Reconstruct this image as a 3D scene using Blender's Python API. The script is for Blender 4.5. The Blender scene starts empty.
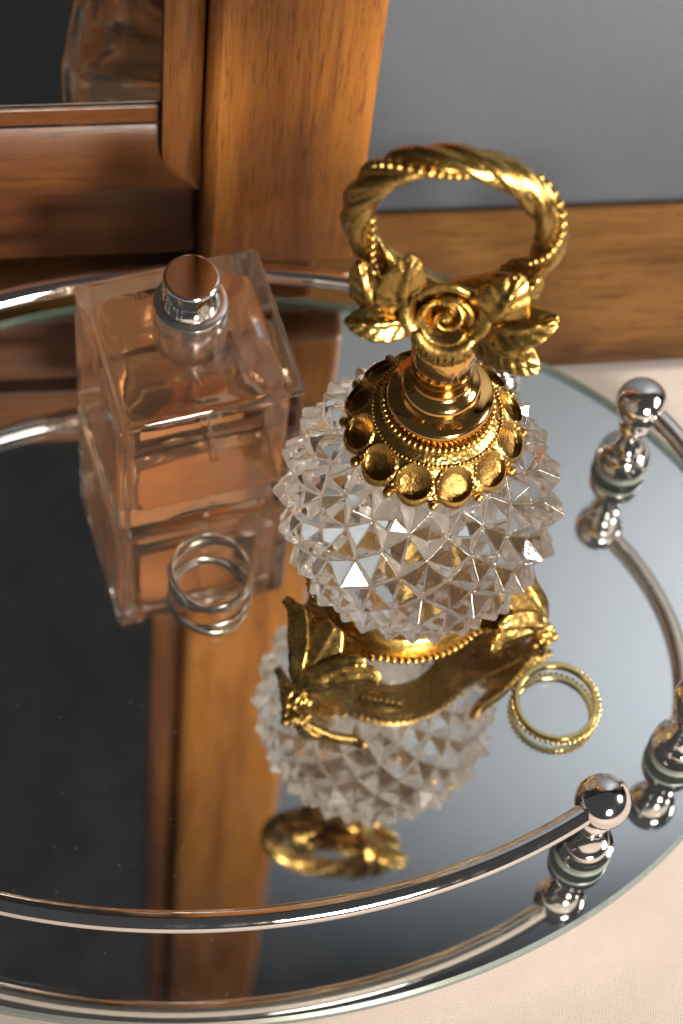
import bpy, bmesh, math, random
from mathutils import Vector, Matrix, noise
S = 0.135            # metres per modelling unit (half the tray's length)
PH = 0.2375          # the dresser, mirror and tray are turned this much to the camera
pi = math.pi
sin, cos = math.sin, math.cos
random.seed(4)
sc = bpy.context.scene
COL = sc.collection

# ------------------------------------------------------------------ mesh helpers
class MB:
    def __init__(s):
        s.v = []; s.f = []; s.m = []; s.sm = []
    def add(s, vs, fs, mi=0, smooth=True):
        o = len(s.v)
        s.v += [tuple(p) for p in vs]
        for f in fs:
            s.f.append(tuple(i + o for i in f)); s.m.append(mi); s.sm.append(smooth)
    def grid(s, P, cu=False, cv=False, mi=0, smooth=True, flip=False):
        nu, nv = len(P), len(P[0])
        fs = []
        for i in range(nu if cu else nu - 1):
            for j in range(nv if cv else nv - 1):
                a = i * nv + j; b = ((i + 1) % nu) * nv + j
                c = ((i + 1) % nu) * nv + (j + 1) % nv; d = i * nv + (j + 1) % nv
                fs.append((d, c, b, a) if flip else (a, b, c, d))
        s.add([p for r in P for p in r], fs, mi, smooth)
    def lathe(s, prof, n=64, c=(0, 0, 0), mi=0, smooth=True, closed=False, capa=False, capb=False):
        """prof: (r, z) from top outside going down = outward normals when listed bottom to top"""
        P = []
        for (r, z) in prof:
            P.append([(c[0] + r * cos(2 * pi * k / n), c[1] + r * sin(2 * pi * k / n), c[2] + z) for k in range(n)])
        s.grid(P, cu=closed, cv=True, mi=mi, smooth=smooth, flip=True)
        o = len(s.v) - n * len(prof)
        if capa: s.f.append(tuple(reversed(range(o, o + n)))); s.m.append(mi); s.sm.append(False)
        if capb: s.f.append(tuple(range(len(s.v) - n, len(s.v)))); s.m.append(mi); s.sm.append(False)
    def ball(s, c, r, n=12, m=8, mi=0, sc=(1, 1, 1)):
        prof = []
        vs = []; 
        P = []
        for j in range(m + 1):
            t = -pi / 2 + pi * j / m
            rr = max(cos(t), 1e-4)
            P.append([(c[0] + sc[0] * r * rr * cos(2 * pi * k / n), c[1] + sc[1] * r * rr * sin(2 * pi * k / n), c[2] + sc[2] * r * sin(t)) for k in range(n)])
        s.grid(P, cv=True, mi=mi, flip=True)
    def tube(s, path, rad, n=12, closed=False, mi=0, prof=None, caps=True, up=None):
        """sweep along points; rad number or list; prof(k_angle, i) -> factor"""
        N = len(path); pts = [Vector(p) for p in path]
        T = []
        for i in range(N):
            if closed: t = pts[(i + 1) % N] - pts[i - 1]
            else: t = pts[min(i + 1, N - 1)] - pts[max(i - 1, 0)]
            T.append(t.normalized())
        u = Vector(up) if up else (Vector((0, 0, 1)) if abs(T[0].z) < .9 else Vector((1, 0, 0)))
        P = []
        for i in range(N):
            if up: u = Vector(up)
            u = (u - T[i] * u.dot(T[i])).normalized(); w = T[i].cross(u)
            r = rad[i] if hasattr(rad, '__len__') else rad
            row = []
            for k in range(n):
                a = 2 * pi * k / n; q = r * (prof(a, i) if prof else 1)
                row.append(pts[i] + u * (q * cos(a)) + w * (q * sin(a)))
            P.append(row)
        s.grid(P, cu=closed, cv=True, mi=mi, flip=False)
        if caps and not closed:
            o = len(s.v) - n * N
            s.f.append(tuple(range(o, o + n))); s.m.append(mi); s.sm.append(False)
            s.f.append(tuple(reversed(range(len(s.v) - n, len(s.v))))); s.m.append(mi); s.sm.append(False)
    def box(s, a, b, mi=0):
        x0, y0, z0 = a; x1, y1, z1 = b
        s.add([(x0, y0, z0), (x1, y0, z0), (x1, y1, z0), (x0, y1, z0), (x0, y0, z1), (x1, y0, z1), (x1, y1, z1), (x0, y1, z1)],
              [(0, 3, 2, 1), (4, 5, 6, 7), (0, 1, 5, 4), (1, 2, 6, 5), (2, 3, 7, 6), (3, 0, 4, 7)], mi, False)
    def build(s, name, mats, parent=None, M=None, bevel=0, bseg=2, recalc=False, sub=0, solid=0):
        me = bpy.data.meshes.new(name)
        V = [Vector(p) for p in s.v]
        if M is not None: V = [M @ p for p in V]
        me.from_pydata([p * S for p in V], [], s.f)
        if not isinstance(mats, (list, tuple)): mats = [mats]
        for m in mats: me.materials.append(m)
        for p, mi, sm in zip(me.polygons, s.m, s.sm): p.material_index = mi; p.use_smooth = sm
        me.update()
        if recalc:
            bm = bmesh.new(); bm.from_mesh(me)
            bmesh.ops.remove_doubles(bm, verts=bm.verts, dist=1e-6)
            bmesh.ops.recalc_face_normals(bm, faces=bm.faces); bm.to_mesh(me); bm.free()
        if not solid and not sub: me.set_sharp_from_angle(angle=math.radians(38))
        o = bpy.data.objects.new(name, me); COL.objects.link(o)
        if parent is not None: o.parent = parent
        if solid:
            md = o.modifiers.new('solid', 'SOLIDIFY'); md.thickness = solid * S; md.offset = 0
        if sub:
            md = o.modifiers.new('sub', 'SUBSURF'); md.levels = md.render_levels = sub
        if bevel:
            md = o.modifiers.new('bev', 'BEVEL'); md.width = bevel * S; md.segments = bseg; md.limit_method = 'ANGLE'; md.angle_limit = math.radians(25)
            md.harden_normals = False
        return o

def thing(name, label, cat, loc=(0, 0, 0), rz=0, group=None):
    o = bpy.data.objects.new(name, None); COL.objects.link(o)
    o.empty_display_size = .01
    o.location = Vector(loc) * S; o.rotation_euler = (0, 0, rz)
    o['label'] = label; o['category'] = cat
    if group: o['group'] = group
    return o

# ------------------------------------------------------------------ materials
def newmat(name):
    m = bpy.data.materials.new(name); m.use_nodes = True
    nt = m.node_tree; nt.nodes.clear()
    out = nt.nodes.new('ShaderNodeOutputMaterial')
    return m, nt, out
def N(nt, t, **k):
    n = nt.nodes.new('ShaderNode' + t)
    for a, b in k.items():
        if a in n.inputs: n.inputs[a].default_value = b
        else: setattr(n, a, b)
    return n
def L(nt, a, b): nt.links.new(a, b)
def ramp(nt, fac, stops):
    r = N(nt, 'ValToRGB'); e = r.color_ramp.elements
    while len(e) < len(stops): e.new(.5)
    for x, (p, c) in zip(e, stops): x.position = p; x.color = (*c, 1)
    L(nt, fac, r.inputs[0]); return r.outputs[0]
def coords(nt, scale=(1, 1, 1), rot=(0, 0, 0)):
    tc = N(nt, 'TexCoord'); mp = N(nt, 'Mapping'); mp.inputs['Scale'].default_value = scale; mp.inputs['Rotation'].default_value = rot
    L(nt, tc.outputs['Object'], mp.inputs[0]); return mp.outputs[0]
def noise_tex(nt, vec, scale, detail=4, rough=.55, dist=0):
    n = N(nt, 'TexNoise'); n.inputs['Scale'].default_value = scale; n.inputs['Detail'].default_value = detail
    n.inputs['Roughness'].default_value = rough; n.inputs['Distortion'].default_value = dist
    L(nt, vec, n.inputs['Vector']); return n.outputs[0]
def bump(nt, h, strength, dist):
    b = N(nt, 'Bump'); b.inputs['Strength'].default_value = strength; b.inputs['Distance'].default_value = dist
    L(nt, h, b.inputs['Height']); return b.outputs[0]

def wood(name, axis, base, dark, light, rough=.38):
    """grain runs along axis (0, 1 or 2) of the object's own space"""
    m, nt, out = newmat(name)
    sc1 = [60, 60, 60]; sc1[axis] = 5
    v = coords(nt, sc1)
    wob = noise_tex(nt, v, 1.1, 5, .62, .8)
    sc2 = [1100, 1100, 1100]; sc2[axis] = 40
    fine = noise_tex(nt, coords(nt, sc2), .7, 3, .6, .2)
    sc3 = [1700, 1700, 1700]; sc3[axis] = 150
    pore = noise_tex(nt, coords(nt, sc3), .8, 2, .5, .3)
    c1 = ramp(nt, wob, [(.3, dark), (.46, base), (.56, light), (.74, base)])
    mx = N(nt, 'Mix', data_type='RGBA', blend_type='MULTIPLY'); mx.inputs[0].default_value = .55
    L(nt, c1, mx.inputs[6]); L(nt, ramp(nt, fine, [(.3, (.6, .5, .42)), (.6, (1, 1, 1))]), mx.inputs[7])
    m2 = N(nt, 'Mix', data_type='RGBA', blend_type='MULTIPLY'); m2.inputs[0].default_value = .6
    L(nt, mx.outputs[2], m2.inputs[6]); L(nt, ramp(nt, pore, [(.33, (.32, .2, .13)), (.42, (1, 1, 1))]), m2.inputs[7])
    b = N(nt, 'BsdfPrincipled'); b.inputs['Roughness'].default_value = rough
    b.inputs['Coat Weight'].default_value = .1; b.inputs['Coat Roughness'].default_value = .22
    L(nt, m2.outputs[2], b.inputs['Base Color']); L(nt, bump(nt, pore, .25, .0004), b.inputs['Normal'])
    L(nt, b.outputs[0], out.inputs[0]); return m

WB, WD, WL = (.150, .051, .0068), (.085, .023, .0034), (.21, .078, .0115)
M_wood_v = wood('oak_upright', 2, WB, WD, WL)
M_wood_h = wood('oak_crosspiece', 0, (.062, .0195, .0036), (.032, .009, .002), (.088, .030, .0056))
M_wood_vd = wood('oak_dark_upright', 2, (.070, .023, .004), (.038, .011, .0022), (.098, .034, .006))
M_wood_t = wood('oak_table', 0, (.15, .064, .0125), (.068, .023, .0042), (.20, .090, .020), .45)

def chrome():
    m, nt, out = newmat('chrome')
    b = N(nt, 'BsdfPrincipled'); b.inputs['Metallic'].default_value = 1; b.inputs['Base Color'].default_value = (.86, .83, .79, 1)
    v = coords(nt); n = noise_tex(nt, v, 260, 4, .6)
    L(nt, ramp(nt, n, [(.4, (.045,) * 3), (.75, (.13,) * 3)]), b.inputs['Roughness'])
    L(nt, b.outputs[0], out.inputs[0]); return m
M_chrome = chrome()
def gold(name, col, dark, rough, bs, antique=1.0):
    m, nt, out = newmat(name)
    b = N(nt, 'BsdfPrincipled'); b.inputs['Metallic'].default_value = 1
    v = coords(nt)
    n1 = noise_tex(nt, v, 380, 5, .6)
    n2 = noise_tex(nt, v, 90, 4, .6)
    mx = N(nt, 'Mix', data_type='RGBA'); mx.inputs[6].default_value = (*dark, 1); mx.inputs[7].default_value = (*col, 1)
    ad = N(nt, 'Math', operation='ADD', use_clamp=True)
    L(nt, ramp(nt, n2, [(.3, (.15,) * 3), (.6, (.7,) * 3)]), ad.inputs[0]); L(nt, ramp(nt, n1, [(.3, (.0,) * 3), (.7, (.4,) * 3)]), ad.inputs[1])
    if antique: L(nt, ad.outputs[0], mx.inputs[0])
    else: mx.inputs[0].default_value = 1
    L(nt, mx.outputs[2], b.inputs['Base Color'])
    L(nt, ramp(nt, n1, [(.3, (rough + .14,) * 3), (.7, (rough,) * 3)]), b.inputs['Roughness'])
    if bs: L(nt, bump(nt, noise_tex(nt, v, 700, 4, .6), bs, .0004), b.inputs['Normal'])
    L(nt, b.outputs[0], out.inputs[0]); return m
M_gold = gold('cast_gilt', (.54, .345, .098), (.21, .12, .03), .20, .4)
M_gold_dark = gold('dark_gilt', (.24, .14, .04), (.09, .05, .015), .34, .9)  # darker, rougher gilt for the insides of the collar cups
M_gold_polish = gold('polished_gilt', (.82, .47, .15), (.5, .3, .1), .05, 0, 0)
M_gold_ring = gold('ring_gold', (.85, .68, .28), (.4, .3, .1), .1, 0, 0)
M_silver_ring = gold('ring_silver', (.80, .72, .62), (.4, .35, .3), .12, 0, 0)

def glass(name, col=(1, 1, 1), ior=1.5, rough=0.0, bmp=0, bscale=60):
    m, nt, out = newmat(name)
    g = N(nt, 'BsdfGlass'); g.inputs['Color'].default_value = (*col, 1); g.inputs['IOR'].default_value = ior; g.inputs['Roughness'].default_value = rough
    if bmp: L(nt, bump(nt, noise_tex(nt, coords(nt), bscale, 3, .5), bmp, .001), g.inputs['Normal'])
    L(nt, g.outputs[0], out.inputs[0]); return m
M_cut = glass('cut_crystal', (.99, .98, .965), 1.5, 0, .10, 300)
M_cut_in = glass('crystal_inside', (.985, .965, .94), 1.5, .035)
M_bottle = glass('bottle_glass', (.99, .975, .965), 1.5, 0, .06, 70)
M_liq_wall = glass('perfume_in_glass', (.98, .87, .75), 1.345 / 1.5)
M_air_wall = glass('air_in_glass', (.99, .97, .95), 1 / 1.5)
M_liq_top = glass('perfume_surface', (.97, .85, .73), 1.345)
M_plate = glass('plate_glass', (.975, .99, .98), 1.5)
def dusty(m):
    nt = m.node_tree; out = [n for n in nt.nodes if n.type == 'OUTPUT_MATERIAL'][0]; g = out.inputs[0].links[0].from_node
    v = coords(nt)
    vo = N(nt, 'TexVoronoi'); vo.inputs['Scale'].default_value = 420; L(nt, v, vo.inputs['Vector'])
    sp = ramp(nt, vo.outputs['Distance'], [(.05, (1,) * 3), (.13, (0,) * 3)])
    pick = N(nt, 'Math', operation='GREATER_THAN'); pick.inputs[1].default_value = .80
    sx = N(nt, 'SeparateColor'); L(nt, vo.outputs['Color'], sx.inputs[0]); L(nt, sx.outputs[0], pick.inputs[0])
    a = N(nt, 'Math', operation='MULTIPLY'); L(nt, sp, a.inputs[0]); L(nt, pick.outputs[0], a.inputs[1])
    b = N(nt, 'Math', operation='MULTIPLY'); b.inputs[1].default_value = .07; L(nt, a.outputs[0], b.inputs[0])
    film = ramp(nt, noise_tex(nt, v, 45, 5, .65), [(.42, (0,) * 3), (.8, (.011,) * 3)])
    c = N(nt, 'Math', operation='ADD'); L(nt, b.outputs[0], c.inputs[0]); L(nt, film, c.inputs[1])
    d = N(nt, 'BsdfDiffuse'); d.inputs[0].default_value = (.75, .75, .75, 1)
    x = N(nt, 'MixShader'); L(nt, c.outputs[0], x.inputs[0]); L(nt, g.outputs[0], x.inputs[1]); L(nt, d.outputs[0], x.inputs[2]); L(nt, x.outputs[0], out.inputs[0])
dusty(M_plate)
M_plate_edge = glass('plate_glass_edge', (.62, .78, .66), 1.5, .25)
def haze_in(m, col, f):
    """a faint turbidity: some of the light is scattered through"""
    nt = m.node_tree; out = [n for n in nt.nodes if n.type == 'OUTPUT_MATERIAL'][0]; g = out.inputs[0].links[0].from_node
    t = N(nt, 'BsdfTranslucent'); t.inputs[0].default_value = (*col, 1)
    x = N(nt, 'MixShader'); x.inputs[0].default_value = f
    L(nt, g.outputs[0], x.inputs[1]); L(nt, t.outputs[0], x.inputs[2]); L(nt, x.outputs[0], out.inputs[0])
def frost(m, col, f):
    nt = m.node_tree; out = [n for n in nt.nodes if n.type == 'OUTPUT_MATERIAL'][0]; g = out.inputs[0].links[0].from_node
    t = N(nt, 'BsdfDiffuse'); t.inputs[0].default_value = (*col, 1)
    x = N(nt, 'MixShader'); x.inputs[0].default_value = f
    L(nt, g.outputs[0], x.inputs[1]); L(nt, t.outputs[0], x.inputs[2]); L(nt, x.outputs[0], out.inputs[0])
frost(M_plate_edge, (.27, .29, .27), .3)
haze_in(M_liq_wall, (1, .84, .68), .11)
haze_in(M_cut, (1, .96, .90), .06)
haze_in(M_cut_in, (1, .96, .88), .25)
M_satin = None
def mirrorm(name, col, rough=0.0):
    m, nt, out = newmat(name)
    b = N(nt, 'BsdfPrincipled'); b.inputs['Metallic'].default_value = 1; b.inputs['Base Color'].default_value = (*col, 1); b.inputs['Roughness'].default_value = rough
    b.inputs['Specular IOR Level'].default_value = .5
    L(nt, b.outputs[0], out.inputs[0]); return m
M_satin = mirrorm('satin_silver', (.88, .82, .76), .2)
M_silver = mirrorm('silvering', (.86, .87, .88))
M_silver2 = mirrorm('old_silvering', (.40, .39, .37))
M_stone = glass('clear_stone', (1, 1, 1), 2.0)

def simple(name, col, rough=.6, nscale=0, namp=0, bs=0):
    m, nt, out = newmat(name); b = N(nt, 'BsdfPrincipled'); b.inputs['Roughness'].default_value = rough
    b.inputs['Base Color'].default_value = (*col, 1)
    if nscale:
        n = noise_tex(nt, coords(nt), nscale, 5, .6)
        L(nt, ramp(nt, n, [(.3, tuple(c * (1 - namp) for c in col)), (.7, tuple(min(1, c * (1 + namp)) for c in col))]), b.inputs['Base Color'])
        if bs: L(nt, bump(nt, n, bs, .0006), b.inputs['Normal'])
    L(nt, b.outputs[0], out.inputs[0]); return m
M_back = simple('dark_backing', (.015, .013, .012), .7)
M_wall = simple('painted_wall', (.043, .048, .055), .85, 300, .04, .2)
def cloth():
    m, nt, out = newmat('woven_cotton')
    v = coords(nt)
    w1 = N(nt, 'TexWave', wave_type='BANDS', bands_direction='X'); w1.inputs['Scale'].default_value = 600; w1.inputs['Distortion'].default_value = 2.5; w1.inputs['Detail'].default_value = 2
    w2 = N(nt, 'TexWave', wave_type='BANDS', bands_direction='Y'); w2.inputs['Scale'].default_value = 600; w2.inputs['Distortion'].default_value = 2.5; w2.inputs['Detail'].default_value = 2
    L(nt, v, w1.inputs[0]); L(nt, v, w2.inputs[0])
    ad = N(nt, 'Math', operation='ADD'); L(nt, w1.outputs[1], ad.inputs[0]); L(nt, w2.outputs[1], ad.inputs[1])
    n = noise_tex(nt, v, 55, 5, .6)
    c = ramp(nt, n, [(.25, (.435, .37, .32)), (.75, (.495, .425, .37))])
    mx = N(nt, 'Mix', data_type='RGBA', blend_type='MULTIPLY'); mx.inputs[0].default_value = .38
    L(nt, c, mx.inputs[6]); 
    hf = N(nt, 'Math', operation='MULTIPLY'); hf.inputs[1].default_value = .5; L(nt, ad.outputs[0], hf.inputs[0])
    L(nt, ramp(nt, hf.outputs[0], [(.1, (.7, .68, .66)), (.7, (1, 1, 1))]), mx.inputs[7])
    b = N(nt, 'BsdfPrincipled'); b.inputs['Roughness'].default_value = .9; b.inputs['Sheen Weight'].default_value = .2
    L(nt, mx.outputs[2], b.inputs['Base Color']); L(nt, bump(nt, ad.outputs[0], .3, .0002), b.inputs['Normal'])
    L(nt, b.outputs[0], out.inputs[0]); return m
M_cloth = cloth()

R3 = Matrix.Rotation(PH, 4, 'Z')
ZT = -.08     # top of the dresser
# ------------------------------------------------------------------ setting
dr = thing('dresser', 'oak dresser top whose bare wood shows behind the tray', 'dresser', (0, 0, 0), PH)
mb = MB(); mb.box((-4.2, -2.2, ZT - .25), (3.2, .955, ZT)); mb.build('table_top', M_wood_t, dr, bevel=.02)
# cloth: a gently rumpled sheet
mb = MB(); nx, ny = 150, 90
P = []
for i in range(nx + 1):
    row = []
    for j in range(ny + 1):
        x = -3.6 + 6.6 * i / nx; y = -2.15 + (2.15 + .557) * j / ny
        n = noise.noise((x * 1.7, y * 1.7, 3.1)); n2 = noise.noise((x * .7 + 5, y * 2.2, 1))
        out = max(0, math.hypot(x / 1.05, y / .78) - 1)
        z = ZT + .008 + min(1, out * 4) * (.020 * (n + .5) + .022 * max(0, n2))
        row.append((x, y + (.006 * noise.noise((x * 3, 9, 1)) if j == ny else 0), max(z, ZT + .005)))
    P.append(row)
mb.grid(P)
o = mb.build('table_cloth', M_cloth, None, R3, solid=.006)
o['label'] = 'pinkish cream woven cotton cloth spread under the mirrored tray'; o['category'] = 'cloth'
mb = MB(); mb.box((-7, .957, -4), (7, 1.05, 7)); o = mb.build('wall', M_wall, None, R3)
o['label'] = 'plain blue grey painted wall behind the dresser'; o['category'] = 'wall'

# ------------------------------------------------------------------ dressing mirror
mr = thing('dressing_mirror', 'tall oak framed dressing mirror standing behind the tray', 'mirror', (0, 0, 0), PH)
ZB, ZH = .107, 5.3; UL = -2.9
def stile_mb(u0, u1, rnd=.03):
    m = MB(); m.box((u0, .69, ZB), (u1, .80, ZH)); return m
stile_mb(.032, .324).build('stile', M_wood_v, mr, bevel=.022, bseg=4)
stile_mb(UL - .286, UL).build('stile', M_wood_v, mr, bevel=.022, bseg=4)
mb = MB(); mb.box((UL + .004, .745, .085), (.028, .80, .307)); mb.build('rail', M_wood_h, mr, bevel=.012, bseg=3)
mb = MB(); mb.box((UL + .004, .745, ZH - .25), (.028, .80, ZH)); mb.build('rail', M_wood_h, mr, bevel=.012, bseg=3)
# inner moulding: quarter-round sections framing the glass
def mould_h(z0, z1, sgn):
    m = MB(); pr = []
    n = 10
    for i in range(n + 1):
        a = pi / 2 * i / n
        pr.append((.752 - .030 * cos(a) ** .8 * 1.0 if False else .722 + .034 * (1 - cos(a)) , z0 + (z1 - z0) * (.25 + .75 * sin(a))))
    pr = [(.79, z0), (.722, z0)] + pr + [(.79, z1)]
    P = [[(u, v, z) for (v, z) in pr] for u in (UL + .06 * 0 + .002, .03)]
    m.grid(P, cv=True, smooth=False)
    for q in m.sm: pass
    return m
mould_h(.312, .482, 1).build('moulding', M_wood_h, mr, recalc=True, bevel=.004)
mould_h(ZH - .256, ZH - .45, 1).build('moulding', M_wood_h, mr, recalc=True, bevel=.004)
def mould_v(u0, u1):
    m = MB(); pr = []; n = 12
    for i in range(n + 1):
        a = pi * .62 * i / n
        pr.append((u0 + (u1 - u0) * (1 - cos(a)) / (1 - cos(pi * .62)), .735 - .03 * sin(a)))
    pr = [(u0, .79)] + [(u0, .738)] + pr + [(u1, .79)]
    P = [[(u, v, z) for (u, v) in pr] for z in (.508, ZH - .46)]
    m.grid(P, cv=True, smooth=False); return m
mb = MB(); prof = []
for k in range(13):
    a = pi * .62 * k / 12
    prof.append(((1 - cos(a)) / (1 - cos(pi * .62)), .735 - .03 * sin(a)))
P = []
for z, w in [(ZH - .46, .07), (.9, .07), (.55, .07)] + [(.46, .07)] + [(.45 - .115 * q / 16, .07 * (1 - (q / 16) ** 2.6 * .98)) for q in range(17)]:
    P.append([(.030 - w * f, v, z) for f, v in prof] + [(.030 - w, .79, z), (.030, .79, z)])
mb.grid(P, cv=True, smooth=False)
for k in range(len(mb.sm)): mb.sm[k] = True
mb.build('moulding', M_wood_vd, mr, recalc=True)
mould_v(UL + .001, UL + .07).build('moulding', M_wood_v, mr, recalc=True, bevel=.004)
# glass bead strip in front of the mirror and the mirror glass
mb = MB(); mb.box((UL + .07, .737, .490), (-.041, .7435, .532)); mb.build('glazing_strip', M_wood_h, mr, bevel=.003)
mb = MB(); mb.box((UL + .02, .744, .475), (-.025, .754, ZH - .4)); mb.build('mirror_glass', M_silver2, mr)
mb = MB(); mb.box((UL + .02, .801, .12), (.2, .815, ZH - .05)); mb.build('back_board', M_back, mr)
for u in (.06, UL - .2):
    mb = MB(); mb.box((u, .74, ZT + .001), (u + .2, .95, ZB - .002)); mb.build('foot', M_wood_h, mr, bevel=.015)

# ------------------------------------------------------------------ mirrored tray
TG = .025                       # glass thickness
E2 = .714
tray = thing('vanity_tray', 'oval mirrored vanity tray with chrome gallery rail', 'tray', (0, 0, 0), PH)
def oval(r, t, z): return (r * cos(t), (r - 1 + E2) * sin(t), z)
n = 256
mb = MB()
ring = lambda r, z: [oval(r, 2 * pi * k / n, z) for k in range(n)]
top = ring(.994, 0); e1 = ring(1, -.006); e2 = ring(1, -TG + .002); bot = ring(.998, -TG)
mb.grid([top, e1, e2, bot], cv=True, mi=1, smooth=False)
o0 = 0
mb.f.append(tuple(range(n))); mb.m.append(0); mb.sm.append(False)
mb.f.append(tuple(reversed(range(3 * n, 4 * n)))); mb.m.append(2); mb.sm.append(False)
mb.build('mirror_plate', [M_plate, M_plate_edge, M_silver], tray, recalc=True)
mb = MB(); mb.grid([ring(.985, -TG - .001), ring(.985, -.056)], cv=True)
mb.f.append(tuple(range(n))); mb.m.append(0); mb.sm.append(False)
mb.f.append(tuple(reversed(range(n, 2 * n)))); mb.m.append(0); mb.sm.append(False)
mb.build('backing', M_back, tray, recalc=True)
for a in (.7, 2.44, -.7, -2.44):
    mb = MB(); x, y, _ = oval(.85, a, 0); mb.lathe([(.05, ZT + .016), (.06, ZT + .018), (.06, -.0565), (.0, -.0565)], 24, (x, y, 0), capa=True); mb.build('foot', M_back, tray)
M_wash = simple('grey_green_plastic', (.15, .168, .145), .3)
RP, HR, RB = .8987, .211, .0466
post_prof = [(.0, .001), (.0475, .001), (.0488, .003), (.0488, .028), (.0475, .033), (.042, .036), (.0405, .044), (.036, .049), (.030, .052), (.0275, .060), (.0235, .066), (.0222, .09), (.0222, .118), (.0245, .124), (.0272, .128), (.028, .134), (.0272, .140), (.0235, .144), (.0225, .150), (.026, .157), (.028, .162), (.024, .170)]
angs = [.5006, .885, pi - .885, pi - .5006, pi + .5006, pi + .84, -.84, -.489]
for a in angs:
    x, y, _ = oval(RP, a, 0)
    mb = MB(); mb.lathe([(.03, .0005), (.0495, .0005), (.0505, .002), (.0505, .0085), (.0495, .010), (.03, .010)], 40, (x, y, 0)); wash = mb
    mb = MB(); mb.lathe([(r_, z_ * (1 - .010 / .17) + .010) for r_, z_ in post_prof], 40, (x, y, 0)); p = mb.build('post', M_chrome, tray)
    mb = MB(); mb.ball((x, y, HR), RB, 40, 24); mb.build('finial_ball', M_chrome, p); wash.build('washer', M_wash, p)
for a0, a1 in ((-.489, .5006), (.885, pi - .885), (pi - .5006, pi + .5006), (pi + .84, 2 * pi - .84)):
    m_ = 220
    path = [oval(RP, a0 + (a1 - a0) * i / m_, HR) for i in range(m_ + 1)]
    mb = MB(); mb.tube(path, .0185, 28); mb.build('gallery_rail', M_chrome, tray)

# ------------------------------------------------------------------ cut glass flacon
FX, FY = .321, .105
fl = thing('perfume_flacon', 'cut crystal perfume flacon with gilt rose stopper and gilt footed base', 'perfume bottle', (FX, FY, 0))
# body -- hobnail pyramids on a sphere
mb = MB(); NC, NR, LAT = 32, 13, math.radians(64)
ZC, RV, RT = .390, .212, .242
def on_body(la, th, r): return (r * cos(la) * cos(th), r * cos(la) * sin(th), ZC + r * (.985 if la > 0 else 1.14) * sin(la))
vs = []; fs = []
for j in range(NR):
    la = -LAT + 2 * LAT * j / (NR - 1)
    for k in range(NC):
        tip = (k + j) % 2 == 0 and 0 < j < NR - 1
        r = RV + ((RT - RV) * cos(la) ** .5 * (1 + .10 * random.uniform(-1, 1)) if tip else .001 * random.uniform(-1, 1))
        e = .010 if tip else .005
        vs.append(on_body(la + e * random.uniform(-1, 1), 2 * pi * (k + .62) / NC + e * random.uniform(-1, 1), r))
for j in range(NR - 1):
    for k in range(NC):
        a = j * NC + k; b = j * NC + (k + 1) % NC; c = (j + 1) * NC + (k + 1) % NC; d = (j + 1) * NC + k
        if (k + j) % 2 == 0: fs += [(a, b, d), (b, c, d)]
        else: fs += [(a, b, c), (a, c, d)]
nb = len(vs)
vs += [(0, 0, vs[0][2] - .003), (0, 0, vs[(NR - 1) * NC][2] + .01)]
for k in range(NC):
    fs.append((nb, (k + 1) % NC, k)); fs.append((nb + 1, (NR - 1) * NC + k, (NR - 1) * NC + (k + 1) % NC))
f2 = []
for f in fs:
    a, b, c = (Vector(vs[q]) for q in f); m_ = (a + b + c) / 3
    if nb in f or nb + 1 in f: f2.append(f); continue
    nn = (b - a).cross(c - a).normalized()
    if nn.dot(m_ - Vector((0, 0, ZC))) < 0: nn = -nn
    vs.append(tuple(m_ - nn * (.0006 + .0005 * random.uniform(-1, 1)))); q = len(vs) - 1
    f2 += [(f[0], f[1], q), (f[1], f[2], q), (f[2], f[0], q)]
mb.add(vs, f2, 0, True)
body = mb.build('body', M_cut, fl, recalc=True, bevel=.003, bseg=1)
body.modifiers['bev'].harden_normals = True
mb = MB(); mb.ball((0, 0, ZC + .02), .088, 48, 28, sc=(1, 1, 1.4))
mb.f = [tuple(reversed(f)) for f in mb.f]
mb.build('hollow', M_cut_in, fl)

# base: a ring whose skirt sweeps down into the three legs
AZ = [math.radians(a) for a in (-124.7, -4.6, 115.4)]
def gleg(a, w=.25):
    g = 0
    for z in AZ:
        d = (a - z + pi) % (2 * pi) - pi; g = max(g, math.exp(-(d / w) ** 2))
    return g
mb = MB(); NA = 288
P = []
for k in range(NA):
    a = 2 * pi * k / NA; g = gleg(a); R = .160 + .088 * g ** 1.2
    up = []; dn = []
    for i in range(15):
        q = i / 14; r = .094 + (R - .094) * q
        z = .116 - .082 * g * q ** 2.2 + .004 * sin(pi * q)
        up.append((r * cos(a), r * sin(a), z)); dn.append(((r - .001) * cos(a), (r - .001) * sin(a), z - .014 - .004 * sin(pi * q)))
    P.append(up + dn[::-1])
mb.grid(P, cu=True, cv=True)
mb.lathe([(.152, .112), (.150, .128), (.144, .136), (.147, .146), (.152, .154), (.149, .158), (.138, .152), (.120, .146), (.10, .142), (.096, .112)], 96)
for k in range(84):
    a = 2 * pi * (k + .5) / 84; g = gleg(a)
    if g < .55:
        R = .163 + .088 * g ** 1.2; mb.ball((R * cos(a), R * sin(a), .108 - .082 * g), .0064, 8, 6)
base = mb.build('base_ring', M_gold, fl, recalc=True)
# oval cartouche under the base
mb = MB()
for sx in range(1):
    P = []
    for i in range(9):
        q = i / 8; P.append([((.055 * q) * cos(2 * pi * k / 24), -.128 + (.022 * q) * sin(2 * pi * k / 24), .104 - .012 * (1 - q * q)) for k in range(24)])
    mb.grid(P, cv=True)
for k in range(-3, 4): mb.ball((k * .011, -.128, .091), .006, 8, 6)
mb.build('cartouche', M_gold, base)

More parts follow.
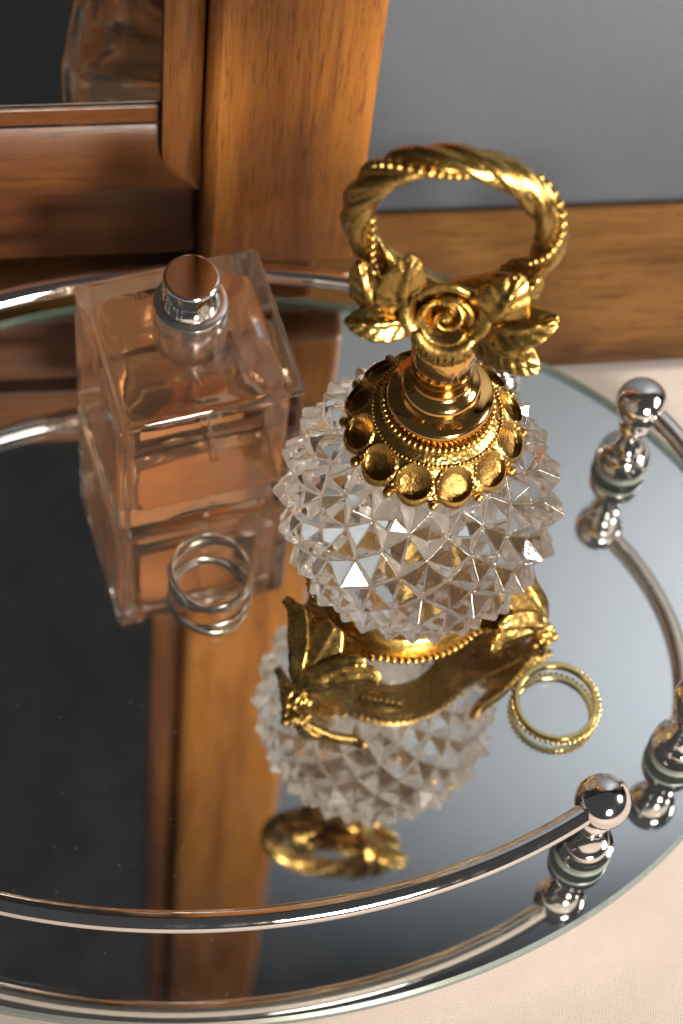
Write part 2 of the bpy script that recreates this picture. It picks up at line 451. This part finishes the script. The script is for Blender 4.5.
def blade(path, width, bow, nrm, nu=18, nv=12, rib=.0, lobes=0, edge=None):
    """leaf-like patch along a path; width(t), bow = cross curvature, nrm(t) surface normal"""
    pts = [Vector(p) for p in path]
    def at(t):
        x = t * (len(pts) - 1); i = min(int(x), len(pts) - 2); f = x - i
        a = pts[max(i - 1, 0)]; b = pts[i]; c = pts[i + 1]; d = pts[min(i + 2, len(pts) - 1)]
        return .5 * ((2 * b) + (c - a) * f + (2 * a - 5 * b + 4 * c - d) * f * f + (3 * b - a - 3 * c + d) * f ** 3)
    P = []
    for i in range(nu + 1):
        t = i / nu; p = at(t); T = (at(min(1, t + .02)) - at(max(0, t - .02))).normalized()
        nn = Vector(nrm(t)); nn = (nn - T * nn.dot(T)).normalized(); w = T.cross(nn)
        row = []
        for j in range(nv + 1):
            s = -1 + 2 * j / nv
            ww = width(t)
            if lobes: ww *= 1 + .10 * (abs(s) ** 2) * abs(sin(lobes * pi * t)) 
            z = bow * ww * (1 - s * s) 
            if rib: 
                z += rib * math.exp(-(s * 7) ** 2) 
                ph_ = (t * 7 - abs(s) * 1.1) % 1
                z += rib * .55 * (abs(ph_ - .5) * 2) ** 4 * (1 - abs(s) * .3) * (abs(s) > .08)
            row.append(p + w * (s * ww) + nn * z)
        P.append(row)
    return P

for az in (-124.7, -4.6, 115.4):
    az = math.radians(az)
    A = Matrix.Rotation(az, 4, 'Z')
    mb = MB()
    mb.tube([(.200, 0, .075), (.228, 0, .058), (.246, 0, .040), (.258, 0, .022), (.272, 0, .014)], [.020, .022, .021, .018, .014], 14)
    # scroll at the toe with small beads
    for sy in (-1, 1):
        mb.tube([(.262 + .017 * cos(a * .6) * (1 - a / 22), sy * (.006 + .0008 * a), .022 + .017 * sin(a * .6) * (1 - a / 22)) for a in range(0, 19)], [.009 * (1 - a / 40) for a in range(19)], 8)
    for (x, y, z, r) in ((.262, .017, .024, .010), (.262, -.017, .024, .010), (.276, .008, .010, .009), (.276, -.008, .010, .009), (.254, .022, .011, .009), (.254, -.022, .011, .009), (.285, 0, .018, .009)):
        mb.ball((x, y, z), r, 10, 8)
    leg = mb.build('leg', M_gold, fl, A, recalc=True, sub=1)
    # acanthus leaf of three lobes rising against the glass
    mb = MB()
    fw = lambda w0, w1: (lambda t: w0 + w1 * sin(pi * min(1, t ** .8 * .97)) ** .8)
    mb.grid(blade([(.256, 0, .050), (.238, 0, .080), (.213, 0, .113), (.190, 0, .146), (.176, 0, .172)], fw(.008, .034), .3, lambda t: (1, 0, .35 - .4 * t), 22, 12, .007))
    for sy in (-1, 1):
        mb.grid(blade([(.254, sy * .004, .052), (.243, sy * .020, .090), (.216, sy * .038, .114), (.192, sy * .060, .136), (.180, sy * .076, .142)], fw(.005, .018), .32, lambda t: (1, sy * .25, .25), 20, 10, .006))
        mb.grid(blade([(.252, sy * .006, .050), (.236, sy * .024, .078), (.212, sy * .052, .106), (.184, sy * .084, .120), (.178, sy * .108, .116)], fw(.005, .019), .35, lambda t: (1, sy * .35, .3), 18, 8, .005))
    mb.build('acanthus_leaf', M_gold, leg, A, solid=.008)

# collar with twelve scallop cups
mb = MB(); NA, NRr = 360, 46; ncup = 12
def collar_pt(a, q):
    per = 2 * pi / ncup
    da = (a + per / 2 + .15) % per - per / 2
    rc, cr = .1215, .0275; crr = .0195
    # outline
    s_ = rc * sin(da)
    ro = rc * cos(da) + (crr + .0035) * math.sqrt(max(1 - (s_ / (cr * 1.16)) ** 2, .58))
    r = .084 + (ro - .084) * q
    x = r * cos(da) - rc; y = r * sin(da)
    d = math.hypot(x / crr, y / cr)
    z = .668 - .064 * ((r - .084) / .062) ** 1.15
    if r > .098:
        if d < 1: z -= .016 * (1 - d * d) ** .6
        z += .006 * math.exp(-((d - 1.0) / .12) ** 2) * min(1, max(0, (r - .098) / .004))
    z += .0010 * noise.noise((r * 240 * cos(a), r * 240 * sin(a), 0)) 
    CUP[(round(r * cos(a), 6), round(r * sin(a), 6))] = d if r > .098 else 2
    return (r * cos(a), r * sin(a), z)
CUP = {}
P = [[collar_pt(2 * pi * k / NA, j / NRr) for j in range(NRr + 1)] for k in range(NA)]
for row in P:
    x, y, z = row[-1]; row.append((x * .985, y * .985, z - .012)); row.append((x * .8, y * .8, z - .010 + .02))
mb.grid(P, cu=True)
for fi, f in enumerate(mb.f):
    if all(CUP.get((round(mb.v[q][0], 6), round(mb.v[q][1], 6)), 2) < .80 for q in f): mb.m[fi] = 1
per = 2 * pi / ncup
for k in range(ncup):
    a = (k + .5) * per - .15
    mb.ball((.140 * cos(a), .140 * sin(a), .606), .0085, 10, 8)
    mb.ball((.130 * cos(a), .130 * sin(a), .619), .0055, 8, 6)
for k in range(90):
    a = 2 * pi * k / 90; mb.ball((.1005 * cos(a), .1005 * sin(a), .655), .0036, 6, 5)
for k in range(56):
    a = 2 * pi * k / 56; mb.ball((.0855 * cos(a), .0855 * sin(a), .676), .0052, 8, 6, sc=(1, 1, 1.5))
mb.lathe([(.087, .66), (.086, .678), (.080, .682), (.0, .683)], 64)
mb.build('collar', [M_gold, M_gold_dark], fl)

# stopper, leaning slightly to the left
st = bpy.data.objects.new('stopper', None); COL.objects.link(st); st.parent = fl
LEAN = Matrix.Translation((0, 0, .70)) @ Matrix.Rotation(math.radians(-4.0), 4, 'Y') @ Matrix.Translation((0, 0, -.70))
mb = MB()
mb.lathe([(.060, .676), (.079, .678), (.081, .682), (.081, .694), (.082, .700), (.0815, .706), (.078, .710), (.070, .713), (.061, .716), (.058, .722), (.060, .729), (.0600, .737), (.056, .744), (.048, .748), (.044, .752),
          (.043, .758), (.046, .764), (.0485, .768), (.0485, .848), (.047, .854), (.044, .858), (.042, .865), (.03, .87)], 72)
mb.build('stopper_neck', M_gold_polish, st, LEAN)
# textured calyx under the rose
mb = MB(); P = []
for i in range(17):
    t = i / 16; z = .848 + .065 * t
    r = .047 - .008 * t + .006 * sin(pi * t)
    P.append([((r + .0012 * sin(k * pi / 2) + .003 * noise.noise((k * .9, t * 3, 2))) * cos(2 * pi * k / 120), (r + .0012 * sin(k * pi / 2) + .003 * noise.noise((k * .9, t * 3, 2))) * sin(2 * pi * k / 120), z) for k in range(120)])
mb.grid(P, cv=True, flip=True); mb.f.append(tuple(reversed(range(120)))); mb.m.append(0); mb.sm.append(False)
mb.build('calyx', M_gold, st, LEAN)
# twisted handle ring
HZ, HRAD = 1.135, .134
mb = MB(); path = []; rad = []
n = 200; A0, A1 = -1.02, pi + 1.02
for i in range(n + 1):
    a = A0 + (A1 - A0) * i / n
    path.append((HRAD * cos(a), 0, HZ - .006 + 1.07 * HRAD * sin(a))); rad.append(.0226 + .003 * cos(2 * (a - pi / 2)) * 0 + .0015 * sin(a * 3))
TW = 2.7
def lob(a, i):
    q = (a - 2 * pi * TW * i / n)
    v = abs(cos(q * 2)) ** .7
    c = .74 + .32 * v + .03 * cos(q * 11)
    d = (q + pi) % (2 * pi) - pi
    c -= .30 * math.exp(-(d / .42) ** 2)
    return c
mb.tube(path, rad, 48, prof=lob, up=(0, 1, 0))
mb.build('handle', M_gold, st, LEAN)
mb = MB(); nb = 56
for i in range(nb + 1):
    f = i / nb; a = A0 + (A1 - A0) * f; q = 2 * pi * TW * f
    T = Vector((-sin(a), 0, cos(a))); u = Vector((0, 1, 0)); w = T.cross(u)
    p = Vector((HRAD * cos(a), 0, HZ - .006 + 1.07 * HRAD * sin(a))) + (u * cos(q) + w * sin(q)) * .0198
    mb.ball(p, .0078 + .0006 * sin(i * 2.1), 12, 9)
mb.build('bead_strand', M_gold, st, LEAN)
# lower bough joining the ring ends
mb = MB()
mb.tube([(-.082, .0, 1.02), (-.06, 0, .985), (-.025, -.004, .965), (0, -.004, .958), (.03, -.004, .968), (.06, 0, .985), (.082, 0, 1.015)], [.022, .030, .034, .036, .034, .028, .022], 20,
        prof=lambda a, i: 1 + .08 * sin(a * 5 + i))
mb.tube([(0, 0, .85), (0, -.002, .89), (0, -.004, .93), (0, -.004, .96)], [.036, .038, .040, .034], 20, prof=lambda a, i: 1 + .05 * sin(a * 9))
mb.build('bough', M_gold, st, LEAN, sub=1)
# rose
mb = MB()
def petal(az, wid, r0, r1, h, curl, tilt):
    P = []
    for i in range(13):
        t = i / 12
        row = []
        for j in range(15):
            s = -1 + 2 * j / 14
            a = az + wid * s * (.45 + .55 * t ** .6)
            edge = (1 - .22 * abs(s) ** 3 * t)
            r = (r0 + (r1 - r0) * t ** .75 * edge) + curl * max(0, t - .72) ** 1.3
            z = h * (t ** .9) * edge - curl * 1.1 * max(0, t - .8) ** 1.1
            row.append((r * cos(a), r * sin(a), z))
        P.append(row)
    return P
for k, (az, wd, r1, h) in enumerate([(.3, .95, .060, .030), (1.75, .9, .056, .034), (3.1, 1.0, .061, .028), (4.7, 1.05, .057, .035), (5.6, .7, .054, .026)]):
    mb.grid(petal(az, wd, .018, r1, h, .03, 0))
for az, wd, r1, h in [(.9, 1.15, .040, .034), (2.9, 1.0, .037, .038), (4.6, 1.2, .041, .033)]:
    mb.grid(petal(az, wd, .010, r1, h, .012, 0))
# the heart is one petal wound in a spiral
P = []
for i in range(9):
    t = i / 8; P.append([((.004 + .0036 * a) * (.6 + .4 * t) * cos(a + .7), (.004 + .0036 * a) * (.6 + .4 * t) * sin(a + .7), t * (.034 - .0016 * a)) for a in [q * .22 for q in range(34)]])
mb.grid(P)
mb2 = MB(); mb2.ball((0, 0, .018), .008, 10, 8); mb.add(mb2.v, mb2.f)
mb3 = MB(); mb3.lathe([(.004, -.012), (.03, -.010), (.044, .0), (.040, .006), (.0, .01)], 32); mb.add(mb3.v, mb3.f)
RM = LEAN @ Matrix.Translation((.002, -.040, .987)) @ Matrix.Rotation(math.radians(68), 4, 'X')
mb.build('rose', M_gold, st, RM, solid=.0065, sub=1)
# leaves round the rose: base, tip, facing, half-width, bow
def leaf(b, mid, t, nrm, w, rib=.009):
    m = MB()
    prof = lambda q: w * (sin(pi * min(1, q ** .75)) ** .75 * .98 + .02) 
    m.grid(blade([b, mid, t], prof, .18, lambda q: nrm, 26, 20, rib, 6))
    m.build('leaf', M_gold, st, LEAN, solid=.007)
leaf((-.046, -.022, .975), (-.062, -.048, 1.030), (-.052, -.040, 1.105), (.25, -1, .30), .039)
leaf((-.052, -.015, .985), (-.098, -.040, 1.000), (-.124, -.028, 1.065), (-.35, -1, .25), .038)
leaf((-.040, -.030, .950), (-.092, -.055, .958), (-.140, -.058, .955), (-.1, -.9, .8), .028)
leaf((.050, -.020, .975), (.074, -.052, 1.020), (.098, -.036, 1.085), (.1, -1, .35), .042)
leaf((.048, -.025, .955), (.100, -.058, .990), (.158, -.058, 1.020), (.2, -.75, .85), .036)
leaf((.040, -.032, .938), (.090, -.062, .940), (.140, -.085, .925), (.15, -1, .65), .033)
leaf((.060, -.005, .985), (.098, -.010, 1.010), (.124, -.004, 1.050), (.3, -1, .2), .03)

# ------------------------------------------------------------------ square perfume bottle
bt = thing('scent_bottle', 'square clear glass scent bottle of peach perfume with silver spray cap', 'perfume bottle', (-.104, .371, 0), math.atan2(.139, .300))
HX, HY, HB = .1655, .155, .350
def sq(hx, hy, n_, z, k=64, rot=0):
    out = []
    for i in range(k):
        a = 2 * pi * (i + .5) / k
        c, s_ = cos(a), sin(a)
        out.append((hx * math.copysign(abs(c) ** (2 / n_), c), hy * math.copysign(abs(s_) ** (2 / n_), s_), z))
    return out
mb = MB()
mb.box((-HX, -HY, .001), (HX, HY, HB)); 
mb.build('glass', M_bottle, bt, bevel=.012, bseg=3)
# cavity: squared below, domed round above; below the fill line it wets perfume
levels = [(.043, .60, 5), (.036, .92, 7), (.046, 1.0, 9), (.10, 1.0, 9), (.20, 1.0, 9), (.284, 1.0, 9), (.298, .985, 8), (.305, .95, 6)]
cx, cy = .145, .135
rows = [sq(cx * f, cy * f, n_, z) for z, f, n_ in levels]
mb = MB()
o0 = sq(cx * .2, cy * .2, 3, .056)
rr = [o0] + rows
mb.grid(rr, cv=True, flip=True, mi=0)
mb.f.append(tuple(reversed(range(64)))); mb.m.append(0); mb.sm.append(True)
top_rows = [rows[-1], sq(.128, .122, 3, .310), sq(.122, .119, 2.3, .314), sq(.114, .114, 2, .319), sq(.07, .07, 2, .327), sq(.032, .032, 2, .330), sq(.030, .030, 2, .343)]
mb.grid(top_rows, cv=True, flip=True, mi=1)
mb.f.append(tuple(range(len(mb.v) - 64, len(mb.v)))); mb.m.append(1); mb.sm.append(False)
o = len(mb.v); mb.add([(x * .999, y * .999, z) for x, y, z in rows[-1]], [tuple(range(64))], 2, False)
mb.build('perfume', [M_liq_wall, M_air_wall, M_liq_top], bt)
mb = MB(); mb.box((-.105, HY + .0006, .07), (.105, HY + .0022, .27)); mb.build('label', simple('peach_label', (.80, .60, .45), .6, 200, .05), bt, bevel=.002)
# spray cap
cap = MB()
cap.lathe([(.0, .3515), (.062, .3515), (.0635, .354), (.0635, .450), (.062, .456), (.056, .459), (.051, .459), (.0505, .455), (.0, .454)], 64)
cp = cap.build('spray_collar', M_satin, bt)
cap = MB(); cap.lathe([(.0, .455), (.047, .455), (.0495, .458), (.0495, .464), (.0475, .467), (.0475, .517), (.0470, .523), (.0455, .5255), (.0435, .5265), (.0430, .5267), (.0425, .52675), (.0415, .52675), (.001, .52675)], 64)
cap.build('spray_button', M_chrome, cp)
mb = MB(); mb.tube([(0, 0, .345), (.004, 0, .25), (.015, -.006, .15), (.03, -.012, .065)], .009, 14); mb.build('dip_tube', glass('clear_plastic', (.98, .93, .88), 1.12), bt)

# ------------------------------------------------------------------ rings
gr = thing('gold_ring', 'thin gold ring with beaded edge lying on tray near the right rail', 'ring', (.622, -.040, 0))
mb = MB(); rg = .0715
mb.lathe([(rg - .004, .001), (rg + .001, .001), (rg + .003, .004), (rg + .003, .014), (rg + .001, .017), (rg - .004, .017), (rg - .006, .014), (rg - .006, .004)], 120, closed=True)
mb.build('band', M_gold_ring, gr)
mb = MB()
for k in range(48):
    a = 2 * pi * k / 48; mb.ball(((rg + .0056) * cos(a), (rg + .0056) * sin(a), .0060), .0040, 10, 8)
mb.build('beaded_edge', M_gold_ring, gr)

sr = thing('silver_ring', 'silver ring of crossing bands lying on tray before the square bottle', 'ring', (-.0115, .096, 0))
def band(phase, name, sign):
    n = 120; P = []; rs = .071
    for i in range(n):
        a = 2 * pi * i / n
        zc = .0245 + sign * .0165 * sin(a + phase); ro = rs + sign * .003 * cos(a + phase)
        sec = []
        for k in range(10):
            q = 2 * pi * k / 10; sec.append((ro + .0034 * math.copysign(abs(cos(q)) ** .6, cos(q)), zc + .0095 * math.copysign(abs(sin(q)) ** .6, sin(q))))
        P.append([(r * cos(a), r * sin(a), z) for r, z in sec])
    m = MB(); m.grid(P, cu=True, cv=True); b = m.build(name, M_silver_ring, sr, recalc=True)
    return b
b1 = band(1.75, 'band', 1); b2 = band(1.75, 'band', -1)
mb = MB()
for i in range(22):
    a = math.radians(185 + i * 4.6); zc = .0245 - .0165 * sin(a + 1.75); r = .071 - .003 * cos(a + 1.75) + .0045
    mb.ball((r * cos(a), r * sin(a), zc), .0042, 8, 6)
mb.build('pave_stones', M_stone, b2)

# ------------------------------------------------------------------ lamps, world, camera
def lamp(name, d, dist, tgt, dia, power, col, spread=60):
    l = bpy.data.lights.new(name, 'AREA'); l.shape = 'DISK'; l.size = dia * S; l.energy = power; l.color = col; l.spread = math.radians(spread)
    o = bpy.data.objects.new(name, l); COL.objects.link(o)
    t = Vector(tgt); p = t + Vector(d).normalized() * dist
    o.location = p * S; o.rotation_euler = (t - p).to_track_quat('-Z', 'Y').to_euler(); return o
lamp('studio_lamp', (.92, .05, .42), 5.5, (.3, .1, .3), 1.7, 1.1, (1, .91, .83), 60)
lamp('studio_lamp', (.45, -.83, .30), 6.0, (.25, .1, .3), 1.8, 1.5, (1, .91, .83), 50)
l = bpy.data.lights.new('added_wall_fill', 'AREA'); l.shape = 'RECTANGLE'; l.size = .4 * S; l.size_y = 3.0 * S; l.energy = 3.0; l.spread = math.radians(92); l.color = (1, .975, .95)  # added strip light, put in only to brighten the back wall
o = bpy.data.objects.new('added_wall_fill', l); COL.objects.link(o)
p = R3 @ Vector((2.2, -.6, 2.25)); dirn = R3 @ Vector((-.39, .92, .06))
o.location = p * S; o.rotation_euler = dirn.to_track_quat('-Z', 'Y').to_euler()

w = bpy.data.worlds.new('World'); sc.world = w; w.use_nodes = True
bg = w.node_tree.nodes['Background']; bg.inputs[0].default_value = (.92, .92, .95, 1); bg.inputs[1].default_value = .06

cam = bpy.data.cameras.new('Camera'); co = bpy.data.objects.new('Camera', cam); COL.objects.link(co); sc.camera = co
cam.sensor_fit = 'VERTICAL'; cam.sensor_height = 24; cam.sensor_width = 16; cam.lens = 24 * 2400 / 1024
cam.clip_start = .005; cam.clip_end = 50
pp, rr_ = 1.0518, .1559
F = Vector((0, cos(pp), -sin(pp))); Rr = Vector((1, 0, 0)); U = Rr.cross(F)
R2 = Rr * cos(rr_) + U * sin(rr_); U2 = U * cos(rr_) - Rr * sin(rr_)
co.matrix_world = Matrix(((R2.x, U2.x, -F.x, .1997 * S), (R2.y, U2.y, -F.y, -1.8846 * S), (R2.z, U2.z, -F.z, 3.7820 * S), (0, 0, 0, 1)))
foc = Vector((FX, FY - .12, .55))
cam.dof.use_dof = True; cam.dof.focus_distance = (foc - Vector((.1997, -1.8846, 3.782))).dot(F) * S; cam.dof.aperture_fstop = 9; cam.dof.aperture_blades = 7

sc.view_settings.view_transform = 'Standard'; sc.view_settings.look = 'None'; sc.view_settings.exposure = 0; sc.view_settings.gamma = 1
sc.render.engine = 'CYCLES'
cy_ = sc.cycles
cy_.use_denoising = True
cy_.max_bounces = 40; cy_.transmission_bounces = 40; cy_.glossy_bounces = 24; cy_.diffuse_bounces = 4; cy_.transparent_max_bounces = 16
cy_.sample_clamp_indirect = 6; cy_.blur_glossy = .3
cy_.caustics_reflective = True; cy_.caustics_refractive = True
